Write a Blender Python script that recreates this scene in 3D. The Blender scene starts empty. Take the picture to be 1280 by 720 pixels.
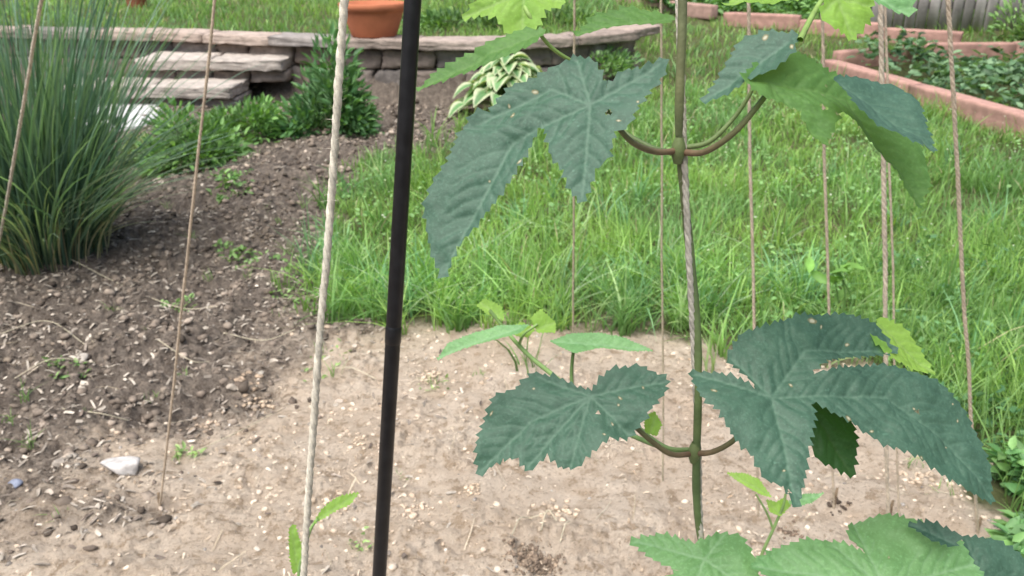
import bpy, math, random
import numpy as np
from mathutils import Vector
from mathutils.geometry import delaunay_2d_cdt
random.seed(7); rng=np.random.default_rng(7)
scene=bpy.context.scene

# ------------------------------------------------------------ camera model
CAMZ=1.4; PITCH=math.radians(22); F=1108.0
cp,sp=math.cos(PITCH),math.sin(PITCH)
def ray(px,py):
    x=(px-640)/F; v=(360-py)/F
    return np.array([x, cp+v*sp, -sp+v*cp])
def U(px,py,y):
    d=ray(px,py); return np.array([0,0,CAMZ])+d*(y/d[1])

# ------------------------------------------------------------ noise
def _h(i,j,s):
    n=(i*374761393+j*668265263+s*1442695041)&0xffffffff
    n=((n^(n>>13))*1274126177)&0xffffffff
    n=(n^(n>>16))&0xffffffff
    return n/4294967295.0
def vn(x,y,s=0):
    x=np.asarray(x,float); y=np.asarray(y,float)
    i=np.floor(x).astype(np.int64); j=np.floor(y).astype(np.int64)
    fx=x-i; fy=y-j; fx=fx*fx*(3-2*fx); fy=fy*fy*(3-2*fy)
    a=_h(i,j,s);b=_h(i+1,j,s);c=_h(i,j+1,s);d=_h(i+1,j+1,s)
    return (a*(1-fx)+b*fx)*(1-fy)+(c*(1-fx)+d*fx)*fy
def fbm(x,y,f,o=4,s=0):
    r=0;a=.5;t=0
    for k in range(o):
        r=r+a*(vn(np.asarray(x)*f+17.3*k,np.asarray(y)*f-9.1*k,s+k)*2-1); t+=a; a*=.5; f*=2.03
    return r/t
def sst(a,b,x):
    t=np.clip((x-a)/(b-a),0,1); return t*t*(3-2*t)

# ------------------------------------------------------------ terrain
WX=[-12,-6,-4.6,-3.3,-2.4,-1.5,-.9,-.3,.4,.9,1.3,30]
WY=[9.4,8.8,8.6,8.4,8.15,7.85,7.75,7.75,7.95,8.3,8.9,8.9]
def yw(x): return np.interp(x,WX,WY)
def Hb(x,y):
    x=np.asarray(x,float);y=np.asarray(y,float)
    d=y-yw(x)
    w=.22+5.5*sst(.7,2.2,x)
    off=-.8*sst(.9,2.2,x)
    return .43*sst(0.03,1,(d-off)/w)
def G(px,py):
    o=np.array([0,0,CAMZ]); d=ray(px,py); t=.6; pt=t
    while t<80:
        p=o+d*t
        if p[2]<Hb(p[0],p[1]): break
        pt=t; t*=1.02
    a,b=pt,t
    for _ in range(25):
        m=(a+b)/2;p=o+d*m
        if p[2]<Hb(p[0],p[1]): b=m
        else: a=m
    return o+d*b
def Gxy(l): return [tuple(G(*p)[:2]) for p in l]
LAWN=Gxy([(520,402),(412,408),(402,350),(412,290),(428,235),(470,200),(540,186),(590,165),(640,142),(705,128),(735,100)])+[(1.25,9.2),(.2,8.6),(.2,90),(90,90),(90,.3)]+Gxy([(1275,720),(1245,610),(1200,550),(1130,490),(1010,440),(900,412),(780,403),(650,398)])
SAND=Gxy([(-300,670),(60,640),(180,590),(270,500),(340,440),(405,400),(650,380),(900,390),(1300,500),(1500,720)])+[(3,.0),(-3,.0)]
def sdist(poly,x,y):
    x=np.asarray(x,float).ravel();y=np.asarray(y,float).ravel()
    best=np.full(x.shape,1e9); ins=np.zeros(x.shape,bool)
    n=len(poly)
    for k in range(n):
        ax,ay=poly[k];bx,by=poly[(k+1)%n]
        dx,dy=bx-ax,by-ay; L=dx*dx+dy*dy+1e-12
        t=np.clip(((x-ax)*dx+(y-ay)*dy)/L,0,1)
        best=np.minimum(best,np.hypot(x-ax-t*dx,y-ay-t*dy))
        if ay!=by:
            c=((ay>y)!=(by>y))&(x<(bx-ax)*(y-ay)/(by-ay)+ax); ins^=c
    return np.where(ins,best,-best)
def masks(x,y):
    x=np.asarray(x,float).ravel();y=np.asarray(y,float).ravel()
    gl=sst(-.12,.08,sdist(LAWN,x,y)+.22*fbm(x,y,5,4,3))
    gt=sst(.25,.35,y-yw(x))*(x<1.2)
    g=np.maximum(gl,gt)
    s=sst(-.30,.28,sdist(SAND,x,y)+.46*fbm(x,y,3.2,5,11))
    return g,s*(1-g)
def Hf(x,y,g=None,s=None):
    x=np.asarray(x,float).ravel();y=np.asarray(y,float).ravel()
    if g is None: g,s=masks(x,y)
    m=1-g-s
    h=Hb(x,y)
    near=sst(14,5,y)
    h=h+near*(m*(.05*fbm(x,y,3,2,21)+.038*fbm(x,y,10,3,5)+.040*np.abs(fbm(x,y,26,3,6)))
      +s*(.028*fbm(x,y,2.5,2,31)+.020*fbm(x,y,9,3,33)+.030*np.abs(fbm(x,y,27,3,35))*sst(-.3,.3,fbm(x,y,4,2,36)))
      +g*.015*fbm(x,y,3,2,8))
    return h

# ------------------------------------------------------------ mesh helpers
def mesh_np(name,V,faces_list,mat=None,attrs=None,smooth=False,parent=None):
    me=bpy.data.meshes.new(name)
    V=np.asarray(V,np.float32)
    me.vertices.add(len(V)); me.vertices.foreach_set('co',V.ravel())
    tot=sum(f.size for f in faces_list); nf=sum(len(f) for f in faces_list)
    me.loops.add(tot); me.polygons.add(nf)
    me.loops.foreach_set('vertex_index',np.concatenate([f.ravel() for f in faces_list]).astype(np.int32))
    st=[];o=0
    for f in faces_list:
        st.append(o+np.arange(len(f))*f.shape[1]); o+=f.size
    me.polygons.foreach_set('loop_start',np.concatenate(st).astype(np.int32))
    me.update(calc_edges=True)
    if smooth: me.polygons.foreach_set('use_smooth',np.ones(nf,bool))
    for k,a in (attrs or {}).items():
        a=np.asarray(a,np.float32)
        if a.ndim==2:
            at=me.attributes.new(k,'FLOAT_COLOR','POINT')
            if a.shape[1]==3: a=np.hstack([a,np.ones((len(a),1),np.float32)])
            at.data.foreach_set('color',a.ravel())
        else:
            at=me.attributes.new(k,'FLOAT','POINT'); at.data.foreach_set('value',a)
    me.validate()
    ob=bpy.data.objects.new(name,me); scene.collection.objects.link(ob)
    if mat: me.materials.append(mat)
    if parent: ob.parent=parent
    return ob
def empty(name,loc=(0,0,0)):
    e=bpy.data.objects.new(name,None); e.empty_display_size=.05; scene.collection.objects.link(e); return e
class Acc:
    def __init__(s): s.V=[];s.F={};s.C=[];s.n=0
    def add(s,V,faces,col):
        V=np.asarray(V,float); 
        for f in faces:
            f=np.asarray(f); s.F.setdefault(f.shape[1],[]).append(f+s.n)
        s.V.append(V); c=np.asarray(col,float)
        if c.ndim==1: c=np.tile(c,(len(V),1))
        s.C.append(c); s.n+=len(V)
    def make(s,name,mat,smooth=False,parent=None):
        return mesh_np(name,np.vstack(s.V),[np.vstack(v) for v in s.F.values()],mat,{'col':np.vstack(s.C)},smooth,parent)
def nrm(a): return a/(np.linalg.norm(a,axis=-1,keepdims=True)+1e-9)

def blades(P,H,W,lean,az,col,segs=3,curve=1.6,rootdark=.62):
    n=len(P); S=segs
    face=rng.uniform(0,2*np.pi,n)
    sx=np.cos(face);sy=np.sin(face)
    V=np.zeros((n,2*S+1,3)); C=np.zeros((n,2*S+1,3))
    for k in range(S+1):
        t=k/S
        off=lean*H*t**curve; z=H*(t-0.28*np.clip(lean,0,2)*t**2.2)
        cx=P[:,0]+np.cos(az)*off; cy=P[:,1]+np.sin(az)*off; cz=P[:,2]+z
        w=W*.5*(1-t**2*.75)
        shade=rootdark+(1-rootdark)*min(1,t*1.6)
        if k<S:
            V[:,2*k]=np.stack([cx-sx*w,cy-sy*w,cz],1); V[:,2*k+1]=np.stack([cx+sx*w,cy+sy*w,cz],1)
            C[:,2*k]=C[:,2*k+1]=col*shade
        else:
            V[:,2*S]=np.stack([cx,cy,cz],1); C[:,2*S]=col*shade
    b=(np.arange(n)*(2*S+1))[:,None]
    q=[b+np.array([[2*k,2*k+1,2*k+3,2*k+2]]) for k in range(S-1)]
    t=b+np.array([[2*S-2,2*S-1,2*S]])
    return V.reshape(-1,3),([np.vstack(q)] if q else [])+[t],C.reshape(-1,3)

LT=np.array([[0,0,0],[-.42,.3,.06],[0,.3,-.04],[.42,.3,.06],[-.36,.65,.04],[0,.65,-.06],[.36,.65,.04],[0,1,-.14]])
LF3=np.array([[0,2,1],[0,3,2],[4,5,7],[5,6,7]]); LF4=np.array([[1,2,5,4],[2,3,6,5]])
def leaves(P,D,L,W,col,roll=.6):
    n=len(P); D=nrm(D)
    up=np.tile([0,0,1.],(n,1))+rng.normal(0,roll,(n,3))
    Sd=nrm(np.cross(D,up)); N=np.cross(Sd,D)
    T=LT[None]
    V=P[:,None]+Sd[:,None]*(T[:,:,0:1]*W[:,None,None])+D[:,None]*(T[:,:,1:2]*L[:,None,None])+N[:,None]*(T[:,:,2:3]*L[:,None,None])
    b=(np.arange(n)*8)[:,None,None]
    C=np.repeat(col[:,None],8,1)
    return V.reshape(-1,3),[(b+LF3[None]).reshape(-1,3),(b+LF4[None]).reshape(-1,4)],C.reshape(-1,3)
def cols(n,a,b,var=.12):
    t=rng.random((n,1)); c=np.array(a)*(1-t)+np.array(b)*t
    return np.clip(c*(1+rng.normal(0,var,(n,1))),0.002,1)
def tube(pts,rad,sides=6,cap=True):
    pts=np.asarray(pts,float);n=len(pts);rad=np.broadcast_to(rad,(n,))
    T=nrm(np.gradient(pts,axis=0)); ref=np.array([0.31,.2,.93]) 
    if abs(T[0]@ref)>.9: ref=np.array([1.,0,0])
    A=np.zeros((n,3)); a=ref-T[0]*(T[0]@ref); a/=np.linalg.norm(a)
    for i in range(n):
        a=a-T[i]*(T[i]@a); a/=np.linalg.norm(a)+1e-9; A[i]=a
    B=np.cross(T,A)
    th=np.arange(sides)*2*np.pi/sides
    V=(pts[:,None]+rad[:,None,None]*(A[:,None]*np.cos(th)[None,:,None]+B[:,None]*np.sin(th)[None,:,None])).reshape(-1,3)
    i=np.arange(n-1)[:,None]*sides; j=np.arange(sides)[None]
    f=np.stack([i+j,i+(j+1)%sides,i+sides+(j+1)%sides,i+sides+j],-1).reshape(-1,4)
    return V,[f]
def spline(pts,n=30):
    pts=np.asarray(pts,float)
    if len(pts)==2: 
        t=np.linspace(0,1,n)[:,None]; return pts[0]*(1-t)+pts[1]*t
    P=np.vstack([2*pts[0]-pts[1],pts,2*pts[-1]-pts[-2]]); out=[]
    m=len(pts)-1; per=max(2,n//m)
    for k in range(m):
        p0,p1,p2,p3=P[k:k+4]
        for t in np.linspace(0,1,per,endpoint=False):
            out.append(.5*((2*p1)+(-p0+p2)*t+(2*p0-5*p1+4*p2-p3)*t*t+(-p0+3*p1-3*p2+p3)*t**3))
    out.append(pts[-1]); return np.array(out)

# ------------------------------------------------------------ materials
def newmat(name):
    m=bpy.data.materials.new(name); m.use_nodes=True; nt=m.node_tree; nt.nodes.clear()
    out=nt.nodes.new('ShaderNodeOutputMaterial'); return m,nt,out
def N(nt,t,**k):
    n=nt.nodes.new(t)
    for a,b in k.items(): setattr(n,a,b)
    return n
def mix(nt,fac,a,b,bt='MIX'):
    n=nt.nodes.new('ShaderNodeMix'); n.data_type='RGBA'; n.blend_type=bt
    for s,v in ((0,fac),(6,a),(7,b)):
        if isinstance(v,(int,float)): n.inputs[s].default_value=v
        elif isinstance(v,tuple): n.inputs[s].default_value=(*v,1) if len(v)==3 else v
        else: nt.links.new(v,n.inputs[s])
    return n.outputs[2]
def ramp(nt,src,stops):
    r=nt.nodes.new('ShaderNodeValToRGB'); e=r.color_ramp.elements
    while len(e)<len(stops): e.new(.5)
    for k,(p,c) in enumerate(stops):
        e[k].position=p; e[k].color=(c,c,c,1) if isinstance(c,(int,float)) else (*c,1)
    nt.links.new(src,r.inputs[0]); return r.outputs[0]
def noise_(nt,scale,det=4,rough=.55,vec=None):
    n=N(nt,'ShaderNodeTexNoise'); n.inputs['Scale'].default_value=scale; n.inputs['Detail'].default_value=det; n.inputs['Roughness'].default_value=rough
    if vec is None:
        tc=nt.nodes.new('ShaderNodeTexCoord'); vec=tc.outputs['Object']
    nt.links.new(vec,n.inputs['Vector']); return n.outputs['Fac']
def bump(nt,h,st,dist,prev=None):
    b=nt.nodes.new('ShaderNodeBump'); b.inputs['Strength'].default_value=st; b.inputs['Distance'].default_value=dist
    nt.links.new(h,b.inputs['Height'])
    if prev is not None: nt.links.new(prev,b.inputs['Normal'])
    return b.outputs[0]
def attr(nt,name):
    a=nt.nodes.new('ShaderNodeAttribute'); a.attribute_name=name; return a
def colmat(name,trans=0.0,rough=.7,spec=.3,nscale=40,namt=.35,bmp=0.0,bscale=120,tcol=(1.5,1.6,.6)):
    m,nt,out=newmat(name)
    a=attr(nt,'col'); nz=noise_(nt,nscale)
    v=ramp(nt,nz,[(.25,1-namt),(.75,1+namt*.6)])
    c=mix(nt,1.0,a.outputs['Color'],v,'MULTIPLY')
    p=N(nt,'ShaderNodeBsdfPrincipled'); p.inputs['Roughness'].default_value=rough; p.inputs['Specular IOR Level'].default_value=spec
    nt.links.new(c,p.inputs['Base Color'])
    if bmp>0:
        nt.links.new(bump(nt,noise_(nt,bscale,6,.65),1,bmp),p.inputs['Normal'])
    if trans>0:
        t=N(nt,'ShaderNodeBsdfTranslucent'); nt.links.new(mix(nt,1.0,c,tcol,'MULTIPLY'),t.inputs['Color'])
        ms=N(nt,'ShaderNodeMixShader'); ms.inputs[0].default_value=trans
        nt.links.new(p.outputs[0],ms.inputs[1]); nt.links.new(t.outputs[0],ms.inputs[2]); nt.links.new(ms.outputs[0],out.inputs[0])
    else: nt.links.new(p.outputs[0],out.inputs[0])
    return m
M_grass=colmat('grass_blades',.35,.5,.4,3,.2)
M_fol=colmat('foliage',.25,.5,.35,30,.25)
M_clod=colmat('soil_clod',0,.95,.1,60,.4,.002,220)
M_chip=colmat('chips',0,.9,.15,80,.4)
M_stone=colmat('wall_stone',0,.9,.2,14,.35,.014,30)
M_terra=colmat('terracotta',0,.75,.25,8,.18,.002,80)
M_brick=colmat('edging_block',0,.85,.2,12,.3,.005,50)
M_wood=colmat('weathered_wood',0,.85,.2,6,.35,.004,40)
M_stem=colmat('stem',0.1,.5,.35,60,.3,.0006,300)
M_twine=colmat('twine',0.1,.9,.1,250,.3,.0004,700,(1,1,1))

def ground_mat():
    m,nt,out=newmat('ground')
    s=attr(nt,'sand').outputs['Fac']; g=attr(nt,'lawn').outputs['Fac']
    n1=noise_(nt,3,5); n2=noise_(nt,24,8,.75); n3=noise_(nt,100,7,.72); n4=noise_(nt,300,3,.6); n5=noise_(nt,8,6,.68)
    sand=mix(nt,ramp(nt,n1,[(.35,0.),(.65,1.)]),(.68,.55,.42),(.76,.64,.51))
    sand=mix(nt,ramp(nt,n5,[(.38,.65),(.50,0.)]),sand,(.56,.43,.31))
    sand=mix(nt,ramp(nt,n2,[(.40,.85),(.475,0.)]),sand,(.42,.31,.21))
    sand=mix(nt,ramp(nt,n3,[(.37,.8),(.44,0.)]),sand,(.33,.24,.165))
    sand=mix(nt,ramp(nt,n4,[(.56,0.),(.68,.6)]),sand,(.82,.74,.63))
    mul=mix(nt,ramp(nt,n2,[(.38,0.),(.62,1.)]),(.14,.112,.09),(.28,.235,.195))
    mul=mix(nt,ramp(nt,n5,[(.50,0.),(.64,.5)]),mul,(.37,.31,.25))
    mul=mix(nt,ramp(nt,n3,[(.36,.8),(.48,0.)]),mul,(.06,.046,.036))
    mul=mix(nt,ramp(nt,n4,[(.56,0.),(.68,.7)]),mul,(.44,.39,.33))
    gr=mix(nt,ramp(nt,n2,[(.35,0.),(.65,1.)]),(.08,.10,.04),(.17,.18,.08))
    edge=N(nt,'ShaderNodeMath',operation='ADD'); nt.links.new(s,edge.inputs[0])
    sc=N(nt,'ShaderNodeMath',operation='MULTIPLY_ADD'); nt.links.new(n2,sc.inputs[0]); sc.inputs[1].default_value=1.4; sc.inputs[2].default_value=-.66
    nt.links.new(sc.outputs[0],edge.inputs[1])
    c=mix(nt,ramp(nt,edge.outputs[0],[(.1,0.),(.8,1.)]),mul,sand)
    c=mix(nt,g,c,gr)
    p=N(nt,'ShaderNodeBsdfPrincipled'); p.inputs['Roughness'].default_value=.95; p.inputs['Specular IOR Level'].default_value=.12
    nt.links.new(c,p.inputs['Base Color'])
    b=bump(nt,n2,1,.035); b=bump(nt,n3,1,.012,b); b=bump(nt,n4,1,.003,b); nt.links.new(b,p.inputs['Normal'])
    nt.links.new(p.outputs[0],out.inputs[0]); return m

# ------------------------------------------------------------ ground
def axis(lo,hi,step,mn,mx):
    a=list(np.arange(lo,hi,step)); s=step; x=a[-1]
    while x<mx: s*=1.07; x+=s; a.append(x)
    s=step; x=lo; b=[]
    while x>mn: s*=1.07; x-=s; b.append(x)
    return np.array(b[::-1]+a)
xs=axis(-2.3,2.0,.008,-120,120); ys=axis(1.45,4.2,.008,-12,160)
X,Y=np.meshgrid(xs,ys); x=X.ravel();y=Y.ravel()
g,s=masks(x,y); z=Hf(x,y,g,s)
nx=len(xs);ny=len(ys)
i=np.arange(ny-1)[:,None]*nx+np.arange(nx-1)[None]
mesh_np('ground',np.stack([x,y,z],1),[np.stack([i,i+1,i+nx+1,i+nx],-1).reshape(-1,4)],ground_mat(),{'sand':s,'lawn':g},True)

# ------------------------------------------------------------ clods, pebbles, chips
ph=(1+5**.5)/2
ICO=nrm(np.array([[-1,ph,0],[1,ph,0],[-1,-ph,0],[1,-ph,0],[0,-1,ph],[0,1,ph],[0,-1,-ph],[0,1,-ph],[ph,0,-1],[ph,0,1],[-ph,0,-1],[-ph,0,1]],float))
ICF=np.array([[0,11,5],[0,5,1],[0,1,7],[0,7,10],[0,10,11],[1,5,9],[5,11,4],[11,10,2],[10,7,6],[7,1,8],[3,9,4],[3,4,2],[3,2,6],[3,6,8],[3,8,9],[4,9,5],[2,4,11],[6,2,10],[8,6,7],[9,8,1]])
def rotm(n):
    q=nrm(rng.normal(size=(n,4))); w,x,y,z=q.T
    return np.stack([1-2*(y*y+z*z),2*(x*y-z*w),2*(x*z+y*w),2*(x*y+z*w),1-2*(x*x+z*z),2*(y*z-x*w),2*(x*z-y*w),2*(y*z+x*w),1-2*(x*x+y*y)],1).reshape(n,3,3)
def clods(P,S,col,flat=.65):
    n=len(P); T=ICO[None]*(1+rng.uniform(-.35,.35,(n,12,1)))*rng.uniform(.6,1.2,(n,1,3))
    V=np.einsum('nij,nkj->nki',rotm(n),T)*S[:,None,None]; V[:,:,2]*=flat
    V+=P[:,None]; b=(np.arange(n)*12)[:,None,None]
    return V.reshape(-1,3),[(b+ICF[None]).reshape(-1,3)],np.repeat(col[:,None],12,1).reshape(-1,3)
def scatter(n,x0,x1,y0,y1,fn):
    x=rng.uniform(x0,x1,n); t=rng.random(n); y=y0+(y1-y0)*t
    g,s=masks(x,y); k=rng.random(n)<fn(g,s,x,y)
    x=x[k];y=y[k]; return np.stack([x,y,Hf(x,y,g[k],s[k])],1),g[k],s[k]
A=Acc()
P,g,s=scatter(20000,-2.6,2.4,1.45,4.5,lambda g,s,x,y:(1-g-s)*np.clip(.5+fbm(x,y,7,3,90),.1,1))
S=.003+.013*rng.random(len(P))**3*1.6
A.add(*clods(P+[0,0,.001],S,cols(len(P),(.12,.095,.076),(.34,.28,.225),.3)))
P,g,s=scatter(8000,-4,0,4.3,7.7,lambda g,s,x,y:(1-g-s))
S=.006+.022*rng.random(len(P))**2.5
A.add(*clods(P,S,cols(len(P),(.12,.095,.076),(.34,.28,.225),.3)))
P,g,s=scatter(16000,-2,2,1.45,3.5,lambda g,s,x,y:s*np.clip(.35+1.6*fbm(x,y,4,4,91),.04,1))
S=.002+.010*rng.random(len(P))**3.5
A.add(*clods(P-[0,0,.001],S,cols(len(P),(.54,.42,.31),(.78,.67,.54),.08)))
P,g,s=scatter(1300,-2.4,2,1.45,3.5,lambda g,s,x,y:1-g-s*.7)
A.add(*clods(P,.002+.006*rng.random(len(P))**2,cols(len(P),(.2,.175,.15),(.58,.54,.49),.25)))
for px,py,r,c in [(165,508,.05,(.22,.18,.145)),(95,470,.045,(.17,.14,.115)),(60,540,.03,(.28,.23,.19)),(250,530,.03,(.36,.28,.21)),(310,480,.035,(.38,.29,.21)),(325,500,.03,(.42,.33,.24)),(1046,630,.02,(.09,.07,.055)),(85,585,.025,(.36,.32,.27)),(205,425,.045,(.19,.155,.125)),(120,430,.045,(.17,.14,.11)),(30,450,.05,(.16,.13,.10)),(330,300,.045,(.16,.13,.10)),(260,260,.045,(.16,.13,.10)),(165,350,.05,(.21,.17,.135)),(300,370,.04,(.19,.155,.125)),(340,230,.04,(.17,.14,.11)),(985,664,.02,(.2,.15,.11)),(590,620,.02,(.52,.41,.3)),(450,560,.02,(.54,.43,.32)),(540,470,.03,(.5,.4,.3)),(520,640,.03,(.58,.46,.35)),(1150,600,.03,(.5,.4,.3)),(420,640,.03,(.55,.44,.33)),(700,640,.03,(.55,.44,.33))]:
    q=G(px,py); n=26
    P=q+rng.normal(0,r*.8,(n,3))*[1,1,.12]; P[:,2]=Hf(P[:,0],P[:,1])+.002; A.add(*clods(P,r*rng.uniform(.12,.42,n),cols(n,c,np.array(c)*1.35,.15)))
q=G(668,708); n=420; P=q+rng.normal(0,1,(n,3))*[.032,.026,0]; P[:,2]=Hf(P[:,0],P[:,1])+.003*rng.random(n); A.add(*clods(P,rng.uniform(.0015,.0065,n),cols(n,(.16,.12,.09),(.34,.26,.19),.2)))
A.make('soil_clods',M_clod)
A=Acc()
def sticks(n,reg,Lr,Wr,ca,cb,keep):
    P,g,s=scatter(n,*reg,keep); n=len(P); az=rng.uniform(0,2*np.pi,n); L=rng.uniform(*Lr,n)*.5; W=rng.uniform(*Wr,n)*.5
    D=np.stack([np.cos(az),np.sin(az),rng.normal(0,.3,n)],1); Sd=np.stack([-np.sin(az),np.cos(az),rng.normal(0,.4,n)],1)
    P=P+[0,0,.004]; up=np.array([0,0,1.])
    bend=rng.normal(0,.12,n)[:,None]*Sd*L[:,None]
    V=np.stack([P-D*L[:,None]-Sd*W[:,None]*.7,P-D*L[:,None]*.9+Sd*W[:,None],P+bend+Sd*W[:,None]+up*.002,P+bend-Sd*W[:,None]+up*.002,P+D*L[:,None]+Sd*W[:,None]*.6,P+D*L[:,None]*.85-Sd*W[:,None]*.8],1)
    b=(np.arange(n)*6)[:,None,None]
    A.add(V.reshape(-1,3),[(b+np.array([[0,1,2,3],[3,2,4,5]])[None]).reshape(-1,4)],np.repeat(cols(n,ca,cb,.2)[:,None],6,1).reshape(-1,3))
sticks(8000,(-2.6,0,1.5,4.5),(.008,.04),(.003,.011),(.14,.11,.09),(.54,.48,.40),lambda g,s,x,y:(1-g-s*.9))
sticks(2200,(-3.6,0,4.3,7.6),(.02,.05),(.006,.014),(.14,.12,.09),(.50,.44,.37),lambda g,s,x,y:(1-g-s))
sticks(380,(-2.4,2,1.5,3.4),(.03,.12),(.0012,.0022),(.46,.38,.26),(.70,.62,.48),lambda g,s,x,y:(1-g)*.7)
sticks(2600,(-2,2,1.5,3.4),(.006,.02),(.002,.005),(.38,.28,.19),(.70,.60,.47),lambda g,s,x,y:s)
A.make('mulch_debris',M_chip)
A=Acc()
for pts in [[(0,296),(70,325),(150,358),(225,390),(275,402)],[(0,418),(60,405),(110,435)],[(330,385),(372,378),(395,372)],[(20,480),(70,472),(120,460)],[(640,690),(650,665),(665,655),(690,650)],[(676,675),(684,652),(696,660)],[(700,690),(706,672),(712,664)],[(250,560),(300,540),(340,515)],[(410,462),(440,470),(470,478)],[(280,420),(330,432),(370,425)],[(80,520),(130,535),(160,528)],[(200,440),(240,462),(262,455)]]:
    q=[]
    for k,p in enumerate(pts):
        a=G(*p); a[2]=Hf(a[0],a[1])[0]+.008+.018*(k%2); q.append(a)
    V,f=tube(spline(q,24),.0015,5); A.add(V,f,(.58,.52,.38))
A.make('dry_stalks',M_chip)
def rock(name,px,py,size,col,seed,flat=.5):
    import bmesh
    bm=bmesh.new(); bmesh.ops.create_icosphere(bm,subdivisions=3,radius=1)
    r=np.random.default_rng(seed); planes=nrm(r.normal(size=(9,3))); offs=r.uniform(.5,.8,9)
    q=G(px,py); q[2]=Hf(q[0],q[1])[0]; V=[]
    for v in bm.verts:
        c=np.array(v.co); 
        for n_,o in zip(planes,offs):
            d=c@n_
            if d>o: c=c-n_*(d-o)
        c=c*size; V.append(c+q+[0,0,size[2]*.25])
    F_=np.array([[v.index for v in f.verts] for f in bm.faces]); bm.free()
    return mesh_np(name,np.array(V),[F_],M_clod,{'col':np.tile(col,(len(V),1))})
rock('white_rock',156,598,np.array([.07,.04,.028]),(.60,.57,.54),3)
rock('grey_rock',20,610,np.array([.022,.018,.014]),(.26,.29,.37),5)
rock('grey_rock',395,520,np.array([.018,.014,.012]),(.46,.38,.31),6)
rock('grey_rock',75,588,np.array([.025,.02,.015]),(.40,.35,.30),8)
rock('grey_rock',105,455,np.array([.02,.03,.017]),(.44,.40,.35),9)
rock('grey_rock',290,490,np.array([.02,.015,.013]),(.46,.40,.33),10)

# ------------------------------------------------------------ lawn
BED=Gxy([(1030,82),(1290,175)])+[(7.5,6.6),(7.5,9.6)]+Gxy([(1150,72)])
def lawn(n,x0,x1,y0,y1,Hr,Wr,segs):
    x=rng.uniform(x0,x1,n); y=rng.uniform(y0,y1,n)
    vis=np.abs(x)<.68*y+.5
    x=x[vis];y=y[vis]
    g,s=masks(x,y); dens=.55+.9*fbm(x,y,4,3,40)
    k=(rng.random(len(x))<g*np.clip(dens+.3,.12,1))
    x=x[k];y=y[k]; k=sdist(BED,x,y)<0.05; x=x[k];y=y[k]; n=len(x)
    P=np.stack([x,y,Hf(x,y)],1)
    cl=fbm(x,y,1.8,3,50); cl2=fbm(x,y,9,2,51)
    H=rng.uniform(*Hr,n)*(1+.8*cl+.7*cl2); tall=rng.random(n)<.07; H[tall]*=1.6
    W=rng.uniform(*Wr,n)
    t=np.clip(.5+1.1*fbm(x,y,1.1,3,52)+.6*cl2+rng.normal(0,.25,n),0,1)[:,None]
    c=np.array([.17,.33,.08])*(1-t)+np.array([.37,.58,.16])*t
    bl=np.clip(fbm(x,y,2.5,3,55)*1.8,0,.6)[:,None]; c=c*(1-bl)+np.array([.22,.42,.19])*bl
    dry=rng.random(n)<.045; c[dry]=[.54,.49,.30]
    c*=1+rng.normal(0,.17,(n,1)); c=np.clip(c,.01,.85)
    return blades(P,H,W,np.abs(rng.normal(.42,.38,n)),rng.uniform(0,2*np.pi,n),c,segs)
A=Acc()
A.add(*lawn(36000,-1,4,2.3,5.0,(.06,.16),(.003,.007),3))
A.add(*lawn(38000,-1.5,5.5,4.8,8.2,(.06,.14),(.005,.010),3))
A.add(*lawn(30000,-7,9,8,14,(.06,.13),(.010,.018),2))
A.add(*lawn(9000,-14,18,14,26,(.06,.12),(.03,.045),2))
for k in range(260):
    r_=random.random()
    if r_<.42: px=random.uniform(410,1000); py=random.uniform(340,418)
    elif r_<.5: px=random.uniform(385,430); py=random.uniform(230,400)
    else: px=random.uniform(450,1270); py=random.uniform(160,480)
    q=G(px,py)
    if masks(q[0],q[1])[0][0]<.15 and random.random()<.6: continue
    n=random.randint(8,30); big=random.random()
    P=q+rng.normal(0,.024,(n,3))*[1,1,0]
    ca=np.array(random.choice([(.17,.33,.10),(.25,.45,.12),(.21,.41,.2),(.33,.52,.15),(.38,.54,.24)]))
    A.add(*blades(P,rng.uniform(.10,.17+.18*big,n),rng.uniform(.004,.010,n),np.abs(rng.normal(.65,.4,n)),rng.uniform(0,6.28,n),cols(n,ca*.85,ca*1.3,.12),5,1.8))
spr=[(438,402,.12),(560,392,.18),(540,480,.05),(415,470,.06),(40,560,.09),(80,650,.05),(450,690,.04),(290,320,.08),(300,240,.08),(225,575,.03),(360,320,.1),(385,300,.09),(30,500,.08),(10,530,.06),(400,440,.05),(230,470,.03),(370,350,.1),(350,280,.06),(395,330,.1),(380,260,.1),(320,200,.1),(240,300,.07),(180,420,.05),(140,390,.05),(310,350,.06),(355,400,.06),(260,350,.06),(330,270,.07),(210,260,.08),(110,520,.04),(190,500,.03),(600,470,.03),(500,600,.025),(1180,620,.05),(1140,580,.05)]
for px,py,h in spr:
    q=G(px,py); n=10
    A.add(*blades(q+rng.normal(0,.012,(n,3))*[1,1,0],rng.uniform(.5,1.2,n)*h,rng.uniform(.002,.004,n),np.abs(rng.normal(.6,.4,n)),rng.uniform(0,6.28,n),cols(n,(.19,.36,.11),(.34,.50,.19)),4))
for qp in ((505,400),(880,400),(560,398),(700,396),(600,340),(820,350),(960,330)):
    q=G(*qp); n=7
    A.add(*blades(q+rng.normal(0,.02,(n,3))*[1,1,0],rng.uniform(.18,.3,n),np.full(n,.006),rng.uniform(.8,1.5,n),rng.uniform(-.4,3.6,n),cols(n,(.38,.52,.31),(.5,.6,.4)),6,1.6))
A.make('lawn_grass',M_grass)

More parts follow.
